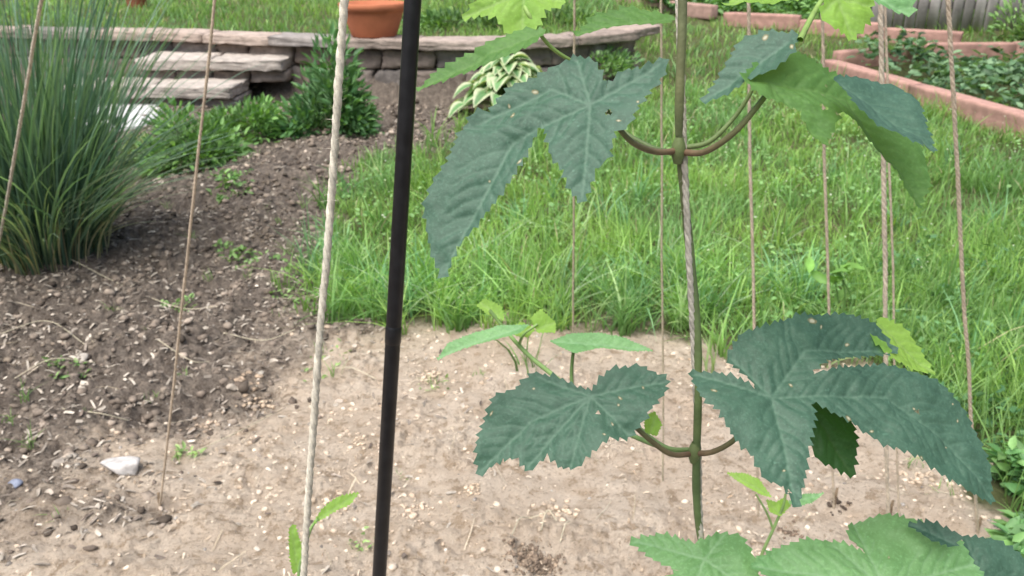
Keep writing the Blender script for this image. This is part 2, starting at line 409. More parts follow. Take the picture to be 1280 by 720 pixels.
A=Acc()
n=14000; x=rng.uniform(-1,5,n); y=rng.uniform(2.6,8,n); g,s=masks(x,y); k=(g>.4)&(fbm(x,y,1.7,3,60)>-.05)&(sdist(BED,x,y)<0); x=x[k];y=y[k];n=len(x)
P=np.stack([x,y,Hf(x,y)+rng.uniform(.02,.10,n)],1); a=rng.uniform(0,6.28,n); Lc=rng.uniform(.014,.034,n)
A.add(*leaves(P,np.stack([np.cos(a),np.sin(a),rng.normal(.3,.25,n)],1),Lc,Lc*.8,cols(n,(.16,.34,.11),(.33,.54,.2))))
n=420; x=rng.uniform(-.8,4,n); y=rng.uniform(3.3,8,n); g,s=masks(x,y);k=g>.8;x=x[k];y=y[k];n=len(x)
A.add(*clods(np.stack([x,y,Hf(x,y)+rng.uniform(.09,.15,n)],1),rng.uniform(.003,.007,n),cols(n,(.6,.65,.5),(.75,.78,.7))))
A.make('clover',M_fol)

A=Acc()
def weedpatch(n,poly,hr,Lr,ca,cb):
    pts=np.array(Gxy(poly)); x=rng.uniform(pts[:,0].min(),pts[:,0].max(),n*4); y=rng.uniform(pts[:,1].min(),pts[:,1].max(),n*4)
    d=sdist([tuple(p) for p in pts],x,y)+.12*fbm(x,y,7,2,70); k=np.where(d>0)[0][:n]; x=x[k];y=y[k];n=len(x)
    hh=np.clip(.5+.8*fbm(x,y,6,3,71),.1,1.2)
    P=np.stack([x,y,Hf(x,y)+rng.uniform(*hr,n)*hh],1); a=rng.uniform(0,6.28,n); L=rng.uniform(*Lr,n)
    A.add(*leaves(P,np.stack([np.cos(a),np.sin(a),rng.normal(.25,.35,n)],1),L,L*rng.uniform(.4,.65,n),cols(n,ca,cb,.2)))
weedpatch(2800,[(1120,345),(1200,310),(1330,330),(1400,560),(1380,740),(1262,740),(1238,600),(1180,540),(1130,480),(1090,430)],(.01,.17),(.02,.045),(.07,.18,.08),(.20,.38,.15))
weedpatch(1100,[(1240,560),(1300,560),(1340,740),(1262,740)],(.01,.16),(.03,.07),(.10,.25,.09),(.27,.48,.17))
weedpatch(700,[(900,330),(1100,300),(1120,430),(960,420)],(.02,.12),(.02,.04),(.12,.27,.09),(.28,.48,.16))
weedpatch(500,[(440,360),(640,340),(640,398),(420,402)],(.02,.10),(.02,.045),(.14,.3,.09),(.29,.5,.17))
weedpatch(160,[(265,232),(300,225),(310,245),(275,255)],(.01,.08),(.02,.045),(.14,.3,.09),(.26,.44,.15))
weedpatch(110,[(265,315),(320,312),(325,335),(272,338)],(.01,.05),(.02,.04),(.16,.3,.09),(.28,.44,.16))
weedpatch(120,[(340,330),(400,320),(400,390),(360,392)],(.01,.05),(.02,.035),(.16,.3,.09),(.28,.44,.16))
weedpatch(60,[(200,380),(240,375),(245,392),(210,395)],(.01,.04),(.012,.03),(.16,.3,.09),(.28,.44,.16))
weedpatch(40,[(60,465),(90,460),(100,480),(65,485)],(.01,.04),(.01,.03),(.16,.3,.09),(.28,.44,.16))
weedpatch(22,[(205,565),(250,562),(250,582),(210,584)],(.005,.02),(.015,.03),(.28,.43,.16),(.36,.5,.2))
weedpatch(14,[(520,480),(560,470),(560,490),(530,495)],(.005,.02),(.012,.025),(.28,.43,.16),(.36,.5,.2))
weedpatch(26,[(395,425),(430,425),(425,475),(400,475)],(.005,.02),(.012,.025),(.28,.43,.16),(.36,.5,.2))
weedpatch(14,[(440,670),(470,665),(470,690),(445,690)],(.005,.015),(.01,.02),(.28,.43,.16),(.36,.5,.2))
A.make('broadleaf_weeds',M_fol)
A=Acc()
n=2600; pts=np.array(Gxy([(1060,330),(1280,300),(1290,720),(1240,600),(1130,490),(1060,440)])); x=rng.uniform(.9,2.6,n*4); y=rng.uniform(1.6,4.2,n*4); k=np.where(sdist([tuple(p) for p in pts],x,y)>0)[0][:n]; x=x[k];y=y[k];n=len(x)
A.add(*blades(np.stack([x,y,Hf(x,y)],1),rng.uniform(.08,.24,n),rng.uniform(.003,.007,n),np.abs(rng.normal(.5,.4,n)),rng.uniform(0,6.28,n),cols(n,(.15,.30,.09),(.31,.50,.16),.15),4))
A.make('lawn_grass',M_grass)

# ------------------------------------------------------------ stone blocks
def block(A,c,size,rz,col,jit=.006,cuts=5,seed=0,bev=.12):
    n=cuts+1; V=[];Fs=[]
    lin=np.linspace(-1,1,n+1)
    idx={};
    def vid(p):
        k=tuple(np.round(p,4))
        if k not in idx: idx[k]=len(V); V.append(p)
        return idx[k]
    for ax in range(3):
        for sg in (-1,1):
            for a in range(n):
                for b in range(n):
                    q=[]
                    for (u,v) in ((lin[a],lin[b]),(lin[a+1],lin[b]),(lin[a+1],lin[b+1]),(lin[a],lin[b+1])):
                        p=[0,0,0];p[ax]=sg;p[(ax+1)%3]=u;p[(ax+2)%3]=v; q.append(vid(tuple(p)))
                    Fs.append(q if sg>0 else q[::-1])
    V=np.array(V,float); s=np.array(size)/2
    r=min(s)*bev*2
    core=np.clip(V*s,-(s-r),(s-r)); d=V*s-core; ln=np.linalg.norm(d,axis=1,keepdims=True)
    V=core+d/np.maximum(ln,1e-9)*np.minimum(ln,r)
    rr=np.random.default_rng(seed); V=V+rr.normal(0,jit,V.shape)
    V[:,0]+=jit*1.5*np.sin(V[:,2]*30+seed)
    cz,sz=math.cos(rz),math.sin(rz)
    W=np.stack([V[:,0]*cz-V[:,1]*sz,V[:,0]*sz+V[:,1]*cz,V[:,2]],1)+np.array(c)
    A.add(W,[np.array(Fs)],col)
def stonecol(): 
    b=random.uniform(.75,1.2); w=random.uniform(-.02,.03)
    return np.array([.32+w,.275,.245-w*.6])*b
A=Acc(); sd=0
px_=np.linspace(-6.5,1.25,900); py_=yw(px_); L=np.concatenate([[0],np.cumsum(np.hypot(np.diff(px_),np.diff(py_)))])
def at(l): 
    xx=np.interp(l,L,px_); yy=np.interp(l,L,py_); x2=np.interp(l+.05,L,px_);y2=np.interp(l+.05,L,py_)
    x1=np.interp(l-.05,L,px_);y1=np.interp(l-.05,L,py_); return xx,yy,math.atan2(y2-y1,x2-x1)
RH=.175
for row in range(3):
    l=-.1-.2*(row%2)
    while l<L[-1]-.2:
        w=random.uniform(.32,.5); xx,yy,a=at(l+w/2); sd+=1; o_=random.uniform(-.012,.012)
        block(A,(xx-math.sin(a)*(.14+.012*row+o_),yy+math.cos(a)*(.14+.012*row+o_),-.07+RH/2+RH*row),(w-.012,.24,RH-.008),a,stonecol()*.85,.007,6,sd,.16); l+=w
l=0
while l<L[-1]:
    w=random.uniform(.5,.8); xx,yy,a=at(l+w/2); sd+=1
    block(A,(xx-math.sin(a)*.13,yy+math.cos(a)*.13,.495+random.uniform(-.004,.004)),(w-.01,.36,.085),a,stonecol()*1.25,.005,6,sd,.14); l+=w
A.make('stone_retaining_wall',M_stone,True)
A=Acc()
def stepslab(x0,x1,y,z,dep,a):
    n=2; w=(x1-x0)/n
    for k in range(n):
        global sd; sd+=1
        cx=x0+w*(k+.5)
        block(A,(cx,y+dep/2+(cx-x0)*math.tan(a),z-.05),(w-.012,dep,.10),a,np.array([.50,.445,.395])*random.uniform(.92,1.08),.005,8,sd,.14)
        m=2
        for j in range(m):
            sd+=1; bx=x0+w*k+w/m*(j+.5)
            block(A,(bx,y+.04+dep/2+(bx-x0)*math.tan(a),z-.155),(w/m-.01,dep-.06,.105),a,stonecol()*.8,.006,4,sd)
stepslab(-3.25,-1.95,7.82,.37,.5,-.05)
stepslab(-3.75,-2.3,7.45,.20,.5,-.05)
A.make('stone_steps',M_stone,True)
A=Acc(); q=G(165,150)
block(A,(q[0]-.12,q[1]+.15,.02),(.62,1.25,.05),.15,(.62,.62,.61),.0015,7,3,.2)
q=G(110,180); block(A,(q[0]-.25,q[1]-.25,.015),(.7,.8,.05),.2,(.57,.57,.56),.0015,7,4,.2)
A.make('stepping_stones',M_terra,True)

# ------------------------------------------------------------ terracotta pots
def pot(name,loc,rt,rb,h,col):
    prof=[(0,0),(rb,0),(rb*1.04,.01),(rt*.80,h*.40),(rt*.90,h*.72),(rt*.92,h*.78),(rt,h*.79),(rt*1.02,h*.98),(rt*.99,h),(rt*.9,h),(rt*.88,h*.8),(0,h*.82)]
    th=np.linspace(0,2*np.pi,40,endpoint=False); V=[];C=[]
    for k,(r,z) in enumerate(prof):
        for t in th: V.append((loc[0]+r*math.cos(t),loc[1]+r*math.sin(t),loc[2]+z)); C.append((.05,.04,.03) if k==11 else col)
    i=np.arange(len(prof)-1)[:,None]*40; j=np.arange(40)[None]
    f=np.stack([i+j,i+(j+1)%40,i+40+(j+1)%40,i+40+j],-1).reshape(-1,4)
    return mesh_np(name,V,[f],M_terra,{'col':np.array(C)},True)
pw=U(466,33,7.95)
pot('terracotta_pot',(pw[0],8.02,.54),.29,.19,.28,(.46,.16,.08))
q=G(172,10); pot('terracotta_pot',(q[0],q[1],q[2]),.16,.12,.2,(.33,.11,.06))

# ------------------------------------------------------------ shrubs / plants
def shrub(name,px,py,rx,rz,n,L,Wf,ca,cb,stems=24,seed=1):
    q=G(px,py); q[2]=Hb(q[0],q[1]); A=Acc()
    nl=n; k=14
    lob=nrm(rng.normal(size=(k,3))*[1,1,.7]); lob[:,2]=np.abs(lob[:,2]); lob=lob*rng.uniform(.45,.85,(k,1))
    w=rng.integers(0,k,nl); d=nrm(rng.normal(size=(nl,3))); r=rng.random((nl,1))**.45*.38
    p=lob[w]+d*r; p[:,2]=np.abs(p[:,2])
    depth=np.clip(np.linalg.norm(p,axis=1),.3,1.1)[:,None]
    P=q+p*[rx,rx,rz]
    D=d*.7+nrm(p)*.8+[0,0,.25]+rng.normal(0,.3,(nl,3))
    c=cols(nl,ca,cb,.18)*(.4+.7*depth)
    Ls=rng.uniform(.6,1.15,nl)*L
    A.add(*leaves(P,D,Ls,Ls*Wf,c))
    for s_ in range(stems):
        e=q+lob[s_%k]*[rx,rx,rz]*.95; V,f=tube(spline([q+rng.normal(0,.03,3)*[1,1,0],(q+e)/2+[0,0,.04],e],10),.004,4); A.add(V,f,(.10,.13,.05))
    return A.make(name,M_fol)
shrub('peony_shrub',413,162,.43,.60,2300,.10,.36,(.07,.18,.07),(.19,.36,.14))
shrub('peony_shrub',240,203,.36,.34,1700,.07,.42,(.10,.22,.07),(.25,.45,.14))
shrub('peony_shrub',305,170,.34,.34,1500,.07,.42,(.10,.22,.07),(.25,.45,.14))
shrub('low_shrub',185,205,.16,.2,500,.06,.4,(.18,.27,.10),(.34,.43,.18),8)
A=Acc(); q=G(636,138); q[2]=Hb(q[0],q[1])
for k in range(150):
    az=random.uniform(0,6.28); ring=random.random()**.8; L=random.uniform(.16,.25); W=L*.6
    st=random.uniform(.16,.46)
    hd=np.array([math.cos(az),math.sin(az),0]); b0=q+hd*.03; b1=q+hd*st*ring+np.array([0,0,.10+.30*(1-ring)+random.uniform(-.03,.05)])
    V,f=tube(spline([b0,(b0+b1)/2+[0,0,.03],b1],8),.005,4); A.add(V,f,(.18,.28,.12))
    S_=np.array([-hd[1],hd[0],0]); nu,nv=9,7; V=[];C=[]; tw_=random.uniform(-.5,.5); sh_=random.uniform(.8,1.25)
    for a_ in range(nu):
        t=a_/(nu-1); wv=W*.5*(math.sin(math.pi*t**.75)**.8 if 0<t<1 else 0.02)
        cx=b1+hd*L*t*.85+np.array([0,0,L*(t*.35*(1-ring)+.1*t-t*t*.6)])
        for b_ in range(nv):
            s_=b_/(nv-1)*2-1
            V.append(cx+S_*wv*s_+np.array([0,0,abs(s_)*wv*.3+tw_*s_*wv])); e=abs(s_)>.6 or t>.88
            C.append((.56,.62,.40) if e else (.15*sh_,.31*sh_,.12*sh_))
    i=np.arange(nu-1)[:,None]*nv; j=np.arange(nv-1)[None]
    A.add(V,[np.stack([i+j,i+j+1,i+nv+j+1,i+nv+j],-1).reshape(-1,4)],np.array(C))
A.make('hosta',M_fol,True)
shrub('ground_cover_plant',735,92,.5,.22,1100,.06,.45,(.09,.20,.08),(.23,.39,.14),6)
shrub('ground_cover_plant',600,36,.75,.22,1100,.09,.4,(.08,.17,.06),(.20,.36,.11),6)
shrub('ground_cover_plant',700,30,.5,.2,700,.08,.4,(.10,.21,.07),(.25,.41,.13),6)

# chives clump
A=Acc(); q=G(55,318); n=1300
th=rng.uniform(0,6.28,n); r=np.sqrt(rng.random(n))*.27
P=q+np.stack([np.cos(th)*r,np.sin(th)*r*.9,np.zeros(n)],1); P[:,2]=Hf(P[:,0],P[:,1])-.01
H=rng.uniform(.75,1.4,n); lean=np.abs(rng.normal(.15,.13,n))+r*.9; bent=rng.random(n)<.15; lean[bent]+=rng.uniform(.3,.9,bent.sum()); H[bent]*=.8
c=cols(n,(.08,.165,.115),(.22,.34,.24),.22)
A.add(*blades(P,H,rng.uniform(.006,.013,n),lean,th+rng.normal(0,.6,n),c,8,1.5,.75))
n=340; th=rng.uniform(0,6.28,n); r=np.sqrt(rng.random(n))*.30
P=q+np.stack([np.cos(th)*r,np.sin(th)*r,np.zeros(n)],1); P[:,2]=Hf(P[:,0],P[:,1])
A.add(*blades(P,rng.uniform(.15,.45,n),rng.uniform(.005,.010,n),np.abs(rng.normal(.35,.4,n)),th,cols(n,(.36,.32,.19),(.56,.51,.35)),5,1.5,.8))
n=190; th=rng.uniform(-1.7,1.1,n); r=np.sqrt(rng.random(n))*.27
P=q+np.stack([np.cos(th)*r,np.sin(th)*r,np.zeros(n)],1); P[:,2]=Hf(P[:,0],P[:,1])
A.add(*blades(P,rng.uniform(.3,.85,n),rng.uniform(.005,.009,n),rng.uniform(.6,1.35,n),th,cols(n,(.13,.23,.16),(.34,.42,.29)),9,1.5,.8))
A.make('chives_clump',M_grass)

# ------------------------------------------------------------ raised bed edging
def edging(A,pts,h=.16,w=.13,bl=.42,col=(.44,.26,.215)):
    pts=[np.array(p[:2]) for p in pts]; global sd
    for a,b in zip(pts[:-1],pts[1:]):
        d=b-a; Ln=np.linalg.norm(d); n=max(1,int(round(Ln/bl))); ang=math.atan2(d[1],d[0])
        for k in range(n):
            c=a+d*((k+.5)/n); sd+=1
            zc=float(Hb(c[0],c[1]))
            block(A,(c[0],c[1],zc+h/2-.02),(Ln/n-.006,w,h),ang,np.array(col)*random.uniform(.9,1.1),.002,7,sd,.08)
A=Acc()
a=G(1032,90);b=G(1300,178)
edging(A,[a,b],.19,.15,1.3)
bk=G(1150,74)
edging(A,[(a[0]+.12,a[1]+.09),bk,(6.5,bk[1]+.1)],.19,.12,1.3)
A.make('raised_bed_edging',M_brick,True)
A=Acc()
edging(A,[G(770,2),G(892,27)],.18,.14,1.2,(.40,.26,.22)); edging(A,[G(905,30),G(1100,50),G(1200,62)],.19,.14,1.2)
A.make('raised_bed_edging',M_brick,True)
A=Acc()
def mound(cx,cy,rx,ry,h,n,L,ca,cb):
    x=cx+rng.uniform(-1,1,n)*rx; y=cy+rng.uniform(-1,1,n)*ry
    hh=np.clip(.45+.9*fbm(x,y,2.2,3,80),.1,1.1); P=np.stack([x,y,Hb(x,y)+.05+h*hh*rng.uniform(.35,1,n)],1)
    a=rng.uniform(0,6.28,n); Ls=rng.uniform(.6,1.2,n)*L
    A.add(*leaves(P,np.stack([np.cos(a),np.sin(a),rng.normal(.2,.35,n)],1),Ls,Ls*.6,cols(n,ca,cb,.22)))
n=7000; x=rng.uniform(3.4,8,n); y=rng.uniform(5.5,10,n); k=(sdist(BED,x,y)>.14)&(x<.68*y+1)
x=x[k];y=y[k];n=len(x); hh=np.clip(.5+1.3*fbm(x,y,1.9,3,80),.05,1.2)
P=np.stack([x,y,Hb(x,y)+.02+.34*hh*rng.uniform(.3,1,n)],1); a_=rng.uniform(0,6.28,n); Ls=rng.uniform(.06,.13,n)
A.add(*leaves(P,np.stack([np.cos(a_),np.sin(a_),rng.normal(.2,.35,n)],1),Ls,Ls*.62,cols(n,(.045,.12,.05),(.22,.35,.19),.3)))
A.make('bed_plants',M_fol)
A=Acc(); q=G(935,18)
mound(q[0],q[1]+.5,1.3,.6,.35,2200,.12,(.07,.16,.05),(.20,.38,.12))
q=G(1010,35); mound(q[0]+.3,q[1]+.5,.8,.3,.2,800,.1,(.09,.20,.07),(.23,.41,.14))
A.make('bed_plants',M_fol)
# fence
fl=G(1095,47); fy=fl[1]+.35; A=Acc(); x0=U(1095,20,fy)[0]; xx=x0; k=0
while xx<fy*.62+3:
    k+=1; h=1.7+random.uniform(-.02,.02); b=random.uniform(.75,1.2)
    block(A,(xx,fy+random.uniform(-.004,.004),float(Hb(xx,fy))+h/2),(.122,.022,h),0,np.array([.40,.37,.355])*b,.0012,3,k,.1); xx+=.14
for zz in (.3,1.3):
    block(A,((x0+xx)/2,fy+.05,float(Hb(5,fy))+zz),(xx-x0,.05,.09),0,(.2,.18,.16),.001,3,1)
A.make('wooden_fence',M_wood)
shrub('garden_bush',1290,62,.5,.9,1800,.1,.4,(.13,.27,.08),(.32,.52,.18),10)

# ------------------------------------------------------------ black pole
M_black,nt,out=newmat('black_metal'); p=N(nt,'ShaderNodeBsdfPrincipled'); p.inputs['Roughness'].default_value=.33; p.inputs['Specular IOR Level'].default_value=.45
nt.links.new(ramp(nt,noise_(nt,60),[(.3,(.005,.005,.006)),(.75,(.014,.014,.016))]),p.inputs['Base Color']); nt.links.new(bump(nt,noise_(nt,120),.3,.0005),p.inputs['Normal']); nt.links.new(p.outputs[0],out.inputs[0])
def extend(a,b,z0,z1):
    d=(b-a)/(b[2]-a[2]); return a+d*(z0-a[2]),a+d*(z1-a[2])
p0,p1=extend(U(474,720,1.0),U(516,0,1.04),0,2.5)
V,f=tube(spline([p0,p1],30),.0098,20)
po=mesh_np('black_pole',V,f,M_black,None,True)
Ac=Acc()
for t in (.37,.73):
    c=p0*(1-t)+p1*t; d=nrm(p1-p0); V,f=tube([c-d*.012,c-d*.010,c+d*.010,c+d*.012],[.0098,.0105,.0105,.0098],20); Ac.add(V,f,(.01,.01,.01))
Ac.make('collar',M_black,True,po)

# ------------------------------------------------------------ twine
def twine(a,b,r,col,fuzz=300,name='twine_string',wob=.0015):
    Ln=np.linalg.norm(b-a); pitch=r*9; n=int(min(2200,Ln/pitch*10)); t=np.linspace(0,1,n)
    d=nrm(b-a); s_=nrm(np.cross(d,[0,1,.1])); u=np.cross(s_,d)
    c=a+(b-a)*t[:,None]+s_*(wob*fbm(t*Ln,t*0+a[0]*9,4,3,5))[:,None]*2+u*(wob*fbm(t*Ln,t*0+a[0]*7,5,3,9))[:,None]*2
    A=Acc(); rr=r*.62
    for k in range(3):
        ph_=t*Ln/pitch*2*np.pi+k*2.094+1.6*fbm(t*Ln,t*0,12,3,12)
        P=c+(s_*np.cos(ph_)[:,None]+u*np.sin(ph_)[:,None])*rr*.58
        V,f=tube(P,rr*(1+.24*fbm(t*Ln*70,t*0+k,1,3,4)),5); vv=1+.30*np.repeat(fbm(t*Ln*45,t*0+k,1,3,6),5)
        A.add(V,f,np.array(col)[None]*vv[:,None])
    if fuzz:
        i=rng.integers(0,n,fuzz); D=nrm(rng.normal(size=(fuzz,3))+d*rng.normal(0,1.2,(fuzz,1))); Lf=rng.uniform(.002,.006,fuzz)*r/.0032
        P=c[i]; E=P+D*(Lf[:,None]+r); sd_=nrm(np.cross(D,rng.normal(size=(fuzz,3))))*.00020*r/.0032
        V=np.stack([P-sd_,P+sd_,E],1).reshape(-1,3); A.add(V,[np.arange(fuzz*3).reshape(-1,3)],np.array(col)*1.1)
    return A.make(name,M_twine,True),c
a_,b_=extend(U(379,720,.66),U(430,0,.66),0.0,2.4); twine(a_,b_,.0035,(.74,.69,.57),1800)
def far(bpx,tpx,ytop,r,col=(.60,.51,.39),tpy=0):
    a=G(*bpx); b=U(tpx,tpy,ytop); a2,b2=extend(a,b,-.02,2.3); twine(a2,b2,r,col,150)
far((200,636),268,1.75,.0034,(.54,.44,.33))
far((-8,345),52,2.6,.0062,(.70,.62,.50))
far((1042,632),1026,1.75,.0035)
far((1110,646),1101,1.7,.0055,(.66,.58,.46))
far((1124,652),1106,1.78,.0028)
far((1222,668),1184,1.6,.0045)
far((948,640),934,1.75,.0038)
far((829,600),826,1.85,.0028,(.52,.46,.33))
far((716,560),718,1.9,.0028,(.52,.46,.33))
for px,py in [(1043,630),(1112,646),(1221,668),(201,636)]:
    q=G(px,py); V,f=tube([q+[0,0,-.02],q+[0,0,.03],q+[.001,0,.05],q+[.001,0,.052]],[.004,.004,.0035,.0004],7); Ac=Acc(); Ac.add(V,f,(.24,.18,.12)); Ac.make('wooden_peg',M_chip,True)

# ------------------------------------------------------------ hop plant
hop=empty('hop_plant')
D0=.62
a_,b_=extend(U(880,720,D0),U(848,0,D0),0.0,2.2)
tw,cc=twine(a_,b_,.0027,(.62,.58,.49),1000,name='support_twine'); tw.parent=hop
n=1400; t=np.linspace(0,.80,n); Ln=np.linalg.norm(b_-a_); phs=t*Ln/.24*2*np.pi+2.2+1.2*fbm(t*5,t*0,1,2,14)
C_=a_+(b_-a_)*t[:,None]+np.stack([np.cos(phs),np.sin(phs),0*phs],1)*.0034+np.stack([.0030*fbm(t*9,t*0,1,3,2),0*t,0*t],1)
V,f=tube(C_,.0035*(1-.2*t)+.0005*fbm(t*70,t*0,1,2,3),9)
zz=np.repeat(C_[:,2],9); tt=sst(1.1,1.35,zz)[:,None]; base=np.array([.12,.20,.08])*(1-tt)+np.array([.19,.22,.11])*tt
rd=np.clip(.5+.7*fbm(zz*30,zz*0,1,3,2),0,1)[:,None]
Ac=Acc(); Ac.add(V,f,base*(.8+.4*rd)+np.array([.06,.0,.0])*rd*.5)
Ac.make('bine',M_stem,True,hop)
Ac=Acc()
def petiole(pts,r,c=(.15,.22,.08),c2=None):
    q=spline([U(*p) for p in pts],36); V,f=tube(q,np.linspace(r*1.25,r*.85,len(q)),8)
    k=np.linspace(0,1,len(q)).repeat(8)[:,None]; c2=c if c2 is None else c2
    Ac.add(V,f,np.array(c)*(1-k)+np.array(c2)*k)
for px,py in [(848,187),(868,565)]:
    q=U(px,py,D0-.003); P=[q-[0,0,.010],q-[0,0,.004],q,q+[0,0,.004],q+[0,0,.009]]; V,f=tube(P,[.0028,.0048,.0054,.0046,.0028],12); Ac.add(V,f,(.17,.22,.09))
red=(.22,.13,.09)
petiole([(848,188,D0),(822,190,.60),(797,182,.585),(780,168,.575),(760,140,.572),(744,130,.569)],.0019,red,(.17,.25,.09))
petiole([(846,192,D0),(818,186,.61),(790,172,.62),(770,160,.63),(730,150,.66)],.0017,(.16,.22,.09))
petiole([(850,190,D0),(880,190,.60),(915,168,.585),(945,135,.58),(962,112,.58)],.0020,red,(.17,.25,.09))
petiole([(850,185,D0),(885,178,.62),(915,150,.63),(935,122,.63),(945,100,.63)],.0016,(.19,.26,.10))
petiole([(868,567,D0),(840,568,.60),(815,552,.59),(790,530,.59),(762,508,.587),(742,498,.583)],.0019,red,(.17,.25,.09))
petiole([(868,562,D0),(835,560,.62),(805,540,.63),(785,520,.64),(760,500,.65)],.0016,(.16,.24,.09))
petiole([(868,567,D0),(890,565,.60),(915,552,.59),(935,530,.585),(955,508,.577)],.0020,red,(.17,.25,.09))
petiole([(1000,50,.58),(1010,30,.6),(1022,8,.62),(1040,-20,.64),(1060,-70,.66)],.0017,(.26,.39,.11))
petiole([(640,-60,.66),(650,-10,.64),(662,20,.62),(690,60,.63),(740,90,.64)],.0015,(.26,.39,.11))
Ac.make('petioles',M_stem,True,hop)

def leafmat(name,c1,c2,vein,trans,tcol,rough=.58,spots=True):
    m,nt,out=newmat(name)
    v=attr(nt,'vein').outputs['Fac']; n1=noise_(nt,22,4); n2=noise_(nt,160,4,.6); n6=noise_(nt,420,3,.6)
    c=mix(nt,ramp(nt,n1,[(.3,0.),(.7,1.)]),c1,c2)
    c=mix(nt,ramp(nt,n2,[(.3,.5),(.55,0.)]),c,tuple(k*.68 for k in c1))
    c=mix(nt,ramp(nt,n6,[(.50,0.),(.68,.4)]),c,tuple(min(1,k*1.5+.01) for k in c2))
    c=mix(nt,v,c,vein)
    s3=noise_(nt,230,1,.5); s=ramp(nt,s3,[(.72,0.),(.78,.5)]); c=mix(nt,s,c,tuple(min(1,k*2.0+.03) for k in c1))
    sp_=attr(nt,'spot').outputs['Fac']; c=mix(nt,ramp(nt,sp_,[(.22,0.),(.38,.8)]),c,(.20,.17,.085)); c=mix(nt,ramp(nt,sp_,[(.50,0.),(.72,.9)]),c,(.42,.41,.29))
    p=N(nt,'ShaderNodeBsdfPrincipled'); p.inputs['Roughness'].default_value=rough; p.inputs['Specular IOR Level'].default_value=.4
    nt.links.new(c,p.inputs['Base Color'])
    b=bump(nt,n2,.9,.0008); b=bump(nt,n6,.8,.0003,b); nt.links.new(b,p.inputs['Normal'])
    t=N(nt,'ShaderNodeBsdfTranslucent'); nt.links.new(mix(nt,v,tcol,tuple(k*.6 for k in tcol)),t.inputs['Color'])
    ms=N(nt,'ShaderNodeMixShader'); ms.inputs[0].default_value=trans
    nt.links.new(p.outputs[0],ms.inputs[1]); nt.links.new(t.outputs[0],ms.inputs[2]); nt.links.new(ms.outputs[0],out.inputs[0])
    return m
ML_dark=leafmat('hop_leaf_dark',(.038,.092,.060),(.055,.120,.080),(.090,.17,.115),.10,(.12,.30,.05))
ML_mid=leafmat('hop_leaf_mid',(.065,.16,.05),(.11,.24,.07),(.15,.29,.09),.4,(.3,.6,.07))
ML_under=leafmat('hop_leaf_under',(.02,.07,.02),(.035,.10,.03),(.06,.13,.04),.25,(.12,.36,.04))
ML_bright=leafmat('hop_leaf_young',(.20,.40,.07),(.29,.51,.10),(.34,.54,.16),.5,(.55,.88,.14))
ML_light=leafmat('hop_leaf_light',(.12,.28,.11),(.19,.38,.16),(.26,.45,.23),.3,(.33,.66,.13),.5)

